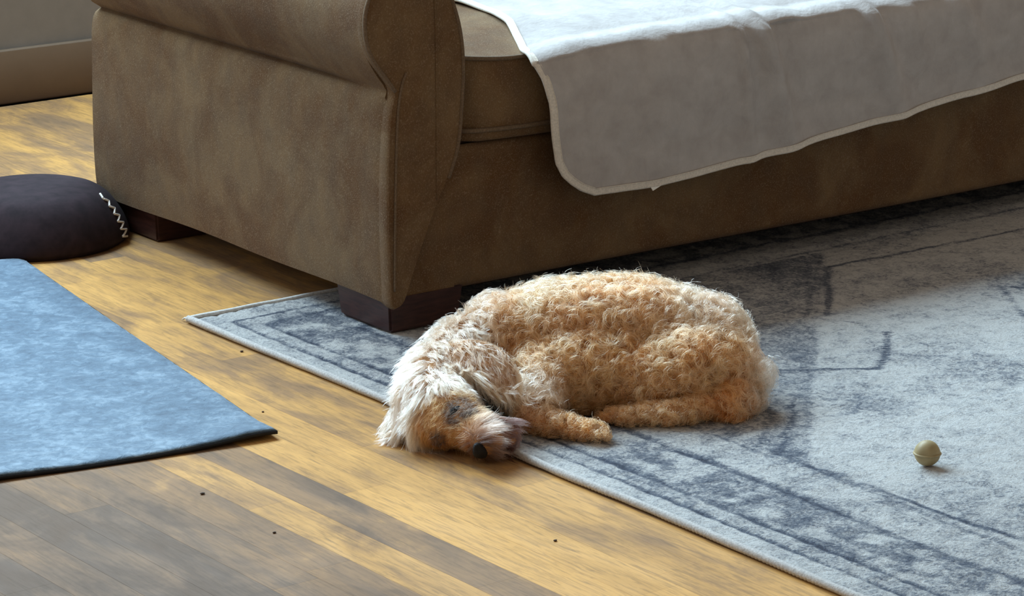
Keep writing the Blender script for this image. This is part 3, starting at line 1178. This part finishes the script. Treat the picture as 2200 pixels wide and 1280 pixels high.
def grow(P, N, per, head_only=None, is_ear=0.0):
    n = len(P)
    dn = np.linalg.norm(P - NOSE, axis=1)
    eye = np.minimum(np.linalg.norm((P - EYES[0]) * np.array((1.0, 0.9, 0.9)), axis=1), 1.7 * np.linalg.norm(P - EYES[1], axis=1))
    face = np.clip(1 - np.linalg.norm(P - FACEC, axis=1) / 0.085, 0, 1)
    muz = np.clip(1 - np.linalg.norm(P - np.array((-0.170, -0.220, 0.04)), axis=1) / 0.060, 0, 1)
    head = sstep(-0.150, -0.215, P[:, 0] + 0.35 * P[:, 1]) if head_only is None else np.full(n, head_only)
    leg = ((P[:, 2] < 0.05) & (P[:, 1] < -0.055) & (P[:, 0] > -0.145)).astype(float)
    foot_ = ((P[:, 2] < 0.045) & (P[:, 1] < -0.028) & (P[:, 0] > -0.03) & (P[:, 0] < 0.17)).astype(float)
    leg = np.maximum(leg, foot_)
    rim = sstep(0.10, 0.16, P[:, 2]) * (1 - head)
    L = 0.030 * (1 - head) + 0.028 * head
    L = L * (1 - 0.74 * sstep(0.18, 0.60, face)) * (1 - 0.52 * leg)
    L = L * (1 - 0.25 * muz) * (0.75 + 0.5 * rng.random(n))
    L = np.where(eye < 0.015, 0.005, L)
    L = np.where(dn < 0.012, 0.002, L)
    # lie of the coat
    grav = np.array((0.0, 0.0, -1.0))
    flow_b = np.array((0.55, -0.25, -0.75))
    flow_h = np.array((0.30, -0.45, -0.70))
    back = unit(P - NOSE)
    T = flow_b * (1 - head)[:, None] + flow_h * head[:, None]
    left = ((P[:, 0] < -0.262) & (head > 0.4)).astype(float)[:, None]
    T = T * (1 - left) + np.array((-0.22, -0.40, -0.85)) * left
    f2 = sstep(0.15, 0.5, np.maximum(face, muz))[:, None]
    T = T * (1 - f2) + (back * 0.6 + np.array((0.35, -0.1, -0.55))) * f2
    T = T + 0.55 * np.stack([vnoise(P[:, 0] * 22, P[:, 1] * 22, P[:, 2] * 22 + k * 9) for k in range(3)], 1) * (1 - 0.5 * head)[:, None]
    T = T - N * np.sum(T * N, axis=1)[:, None]
    T = unit(T)
    up = (0.80 * (1 - head) + 0.42 * head) * (1 - 0.55 * f2[:, 0]) * (1 - 0.3 * leg)
    bend = (0.55 * (1 - head) + 1.15 * head)
    turns = (1.35 * (1 - head) + 0.55 * head) * (0.7 + 0.7 * rng.random(n)) * (1 - 0.5 * f2[:, 0])
    rad = (0.0075 * (1 - head) + 0.0040 * head) * (0.6 + 0.8 * rng.random(n)) * (1 - 0.6 * f2[:, 0]) * (1 - 0.5 * leg)
    ph = rng.random(n) * 2 * PI
    hand = np.where(rng.random(n) < 0.5, 1.0, -1.0)
    K = 11
    S = np.linspace(0, 1, K)
    ax = unit(N * up[:, None] + T * bend[:, None] * 0.7)
    e1 = unit(np.cross(ax, rng.normal(size=(n, 3))))
    e2 = np.cross(ax, e1)
    G = np.empty((n, K, 3))
    for k, s in enumerate(S):
        G[:, k] = P + L[:, None] * (N * (up * (s - 0.25 * s * s))[:, None] + T * (bend * s ** 1.5)[:, None])
        a = ph + hand * 2 * PI * turns * s
        am = rad * min(1.0, s * 2.2)
        G[:, k] += (e1 * (np.cos(a) - np.cos(ph) * (1 - s))[:, None] + e2 * (np.sin(a) - np.sin(ph) * (1 - s))[:, None]) * am[:, None]
    # strands of each lock
    tot = n * per
    own = np.repeat(np.arange(n), per)
    off = rng.normal(size=(tot, 3)) * 0.0036
    nn = N[own]
    off -= nn * np.sum(off * nn, axis=1)[:, None] * 0.7
    wob = rng.normal(size=(tot, 3)) * 0.0016
    lenf = 0.75 + 0.3 * rng.random(tot)
    hd = head[own][:, None]
    X = np.empty((tot, K, 3))
    for k, s in enumerate(S):
        f = s * lenf * (K - 1)
        i0 = np.minimum(f.astype(int), K - 2)
        fr_ = (f - i0)[:, None]
        g = G[own, i0] * (1 - fr_) + G[own, i0 + 1] * fr_
        X[:, k] = g + off * (1 - (0.62 + 0.2 * hd) * s) + wob * s * (1 - 0.5 * hd)
    # frizz
    fz = rng.random(tot) < 0.06
    X[fz] += (rng.normal(size=(fz.sum(), 1, 3)) * 0.006) * (S ** 2)[None, :, None]
    Xf = X.reshape(-1, 3)
    Xf[:, 2] = np.maximum(Xf[:, 2], ground(Xf) - 0.001)
    X = Xf.reshape(tot, K, 3)
    # colour of each lock
    q = vnoise(P[:, 0] * 26, P[:, 1] * 26, P[:, 2] * 26 + 31) * 0.5 + 0.5 + rng.normal(size=n) * 0.16
    q = np.clip(q, 0, 1)[:, None]
    dark, light = np.array((0.50, 0.148, 0.038)), np.array((0.71, 0.325, 0.145))
    C_ = dark * (1 - q) + light * q
    cream = np.array((0.72, 0.54, 0.405))
    cf_ = np.clip(rim * (0.10 + 0.5 * sstep(0.05, 0.18, P[:, 0]) + 0.35 * sstep(-0.14, -0.20, P[:, 0])) + 0.74 * head * (1 - sstep(0.2, 0.5, face)) , 0, 1)  # real cream, mixed with window light painted on back, neck and head
    cf_ = cf_ + 0.65 * np.exp(-(np.linalg.norm((P - np.array((-0.108, -0.080, 0.062))) * np.array((1.0, 0.8, 1.2)), axis=1) / 0.034) ** 2) * (1 - head)
    cf_ = np.clip(cf_ + 0.4 * sstep(0.18, 0.22, P[:, 0]) + 0.5 * sstep(0.212, 0.230, P[:, 0]), 0, 0.92)[:, None]
    cf_ = cf_ * (0.70 + 0.30 * q) * (1 - 0.55 * is_ear * (rng.random((n, 1)) < 0.75))
    C_ = C_ * (1 - cf_) + cream * cf_
    fo = sstep(0.22, 0.55, face)[:, None]  # orange-brown face fur, deepened with the shade that lies on it
    C_ = C_ * (1 - fo) + np.array((0.36, 0.155, 0.045)) * fo * (0.8 + 0.4 * q) + 0
    mz = sstep(0.15, 0.75, muz)[:, None]
    C_ = C_ * (1 - mz) + np.array((0.20, 0.086, 0.046)) * mz
    lip = np.clip(1 - np.linalg.norm(P - np.array((-0.142, -0.205, 0.034)), axis=1) / 0.062, 0, 1)[:, None]
    lip = sstep(0.0, 0.6, lip)
    C_ = C_ * (1 - lip) + np.array((0.085, 0.042, 0.035)) * lip
    ey = sstep(0.031, 0.019, eye)[:, None]  # dark eye-rim fur, spread wider to paint in the brow's shade
    C_ = C_ * (1 - ey) + np.array((0.030, 0.017, 0.011)) * ey
    nz = sstep(0.030, 0.014, dn)[:, None]
    C_ = C_ * (1 - nz) + np.array((0.05, 0.03, 0.025)) * nz
    Cs = np.clip(C_[own] * (0.72 + 0.46 * rng.random((tot, 1))), 0, 0.95)
    return X, Cs, (1 - 0.35 * f2[:, 0] - 0.12 * head)[own]


def fur(name, sources):
    X, C_, W = (np.concatenate([q[i] for q in sources]) for i in range(3))
    n, K = X.shape[:2]
    hc = bpy.data.hair_curves.new(name)
    hc.add_curves([K] * n)
    hc.attributes['position'].data.foreach_set('vector', X.astype(np.float32).ravel())
    r = np.tile(np.concatenate([np.full(K - 3, 0.00026), [0.00022, 0.00016, 0.00007]]), n).astype(np.float32) * np.repeat(W, K).astype(np.float32)
    if 'radius' not in hc.attributes:
        hc.attributes.new('radius', 'FLOAT', 'POINT')
    hc.attributes['radius'].data.foreach_set('value', r)
    at = hc.attributes.new('fur_color', 'FLOAT_COLOR', 'CURVE')
    at.data.foreach_set('color', np.concatenate([C_, np.ones((n, 1))], 1).astype(np.float32).ravel())
    hc.materials.append(M_FUR)
    o = bpy.data.objects.new(name, hc)
    COL.objects.link(o)
    o.parent = dog
    return o


P, N = sample(body_me, 26000)
keep = (P[:, 2] > ground(P) + 0.002)
P, N = P[keep], N[keep]
src = [grow(P, N, 12)]
P, N = sample(body_me, 60000)
keep = (P[:, 2] > ground(P) + 0.002) & (np.linalg.norm(P - FACEC, axis=1) < 0.075)
src.append(grow(P[keep], N[keep], 9))
for e_o in ears:
    Pe, Ne = sample(e_o.data, 60000)
    src.append(grow(Pe, Ne, 12, 1.0, 1.0 if e_o is ears[0] else 0.3))
fur('fur_coat', src)

# ------------------------------------------------------------------ crumbs on the boards
CRUMBS = [(-0.633, -0.474, 0.0026, 'round dark crumb on the boards below the near edge of the blue mat'),
          (-0.637, -0.667, 0.0020, 'tiny dark crumb on the boards, nearest one to the bottom of the picture'),
          (-0.354, -0.915, 0.0022, 'dark crumb on the boards in front of the dog, below the rug edge'),
          (-0.367, -0.204, 0.0016, 'tiny dark crumb on the boards right of the blue mat'),
          (-0.226, 0.087, 0.0024, 'dark flat crumb on the boards beside the rug corner')]
for (x, y, r, lb) in CRUMBS:
    bm = bmesh.new()
    bmesh.ops.create_icosphere(bm, subdivisions=2, radius=r)
    for v in bm.verts:
        k = 1 + 0.3 * float(vnoise(np.array(v.co.x * 900 + x * 50), np.array(v.co.y * 900), v.co.z * 900))
        v.co = Vector((v.co.x * k * 1.3, v.co.y * k, v.co.z * k * 0.55))
        v.co += Vector((x, y, r * 0.62))
    tag(from_bm('crumb', bm, M_CRUMB), lb, 'crumb', 'dark crumbs on the boards')
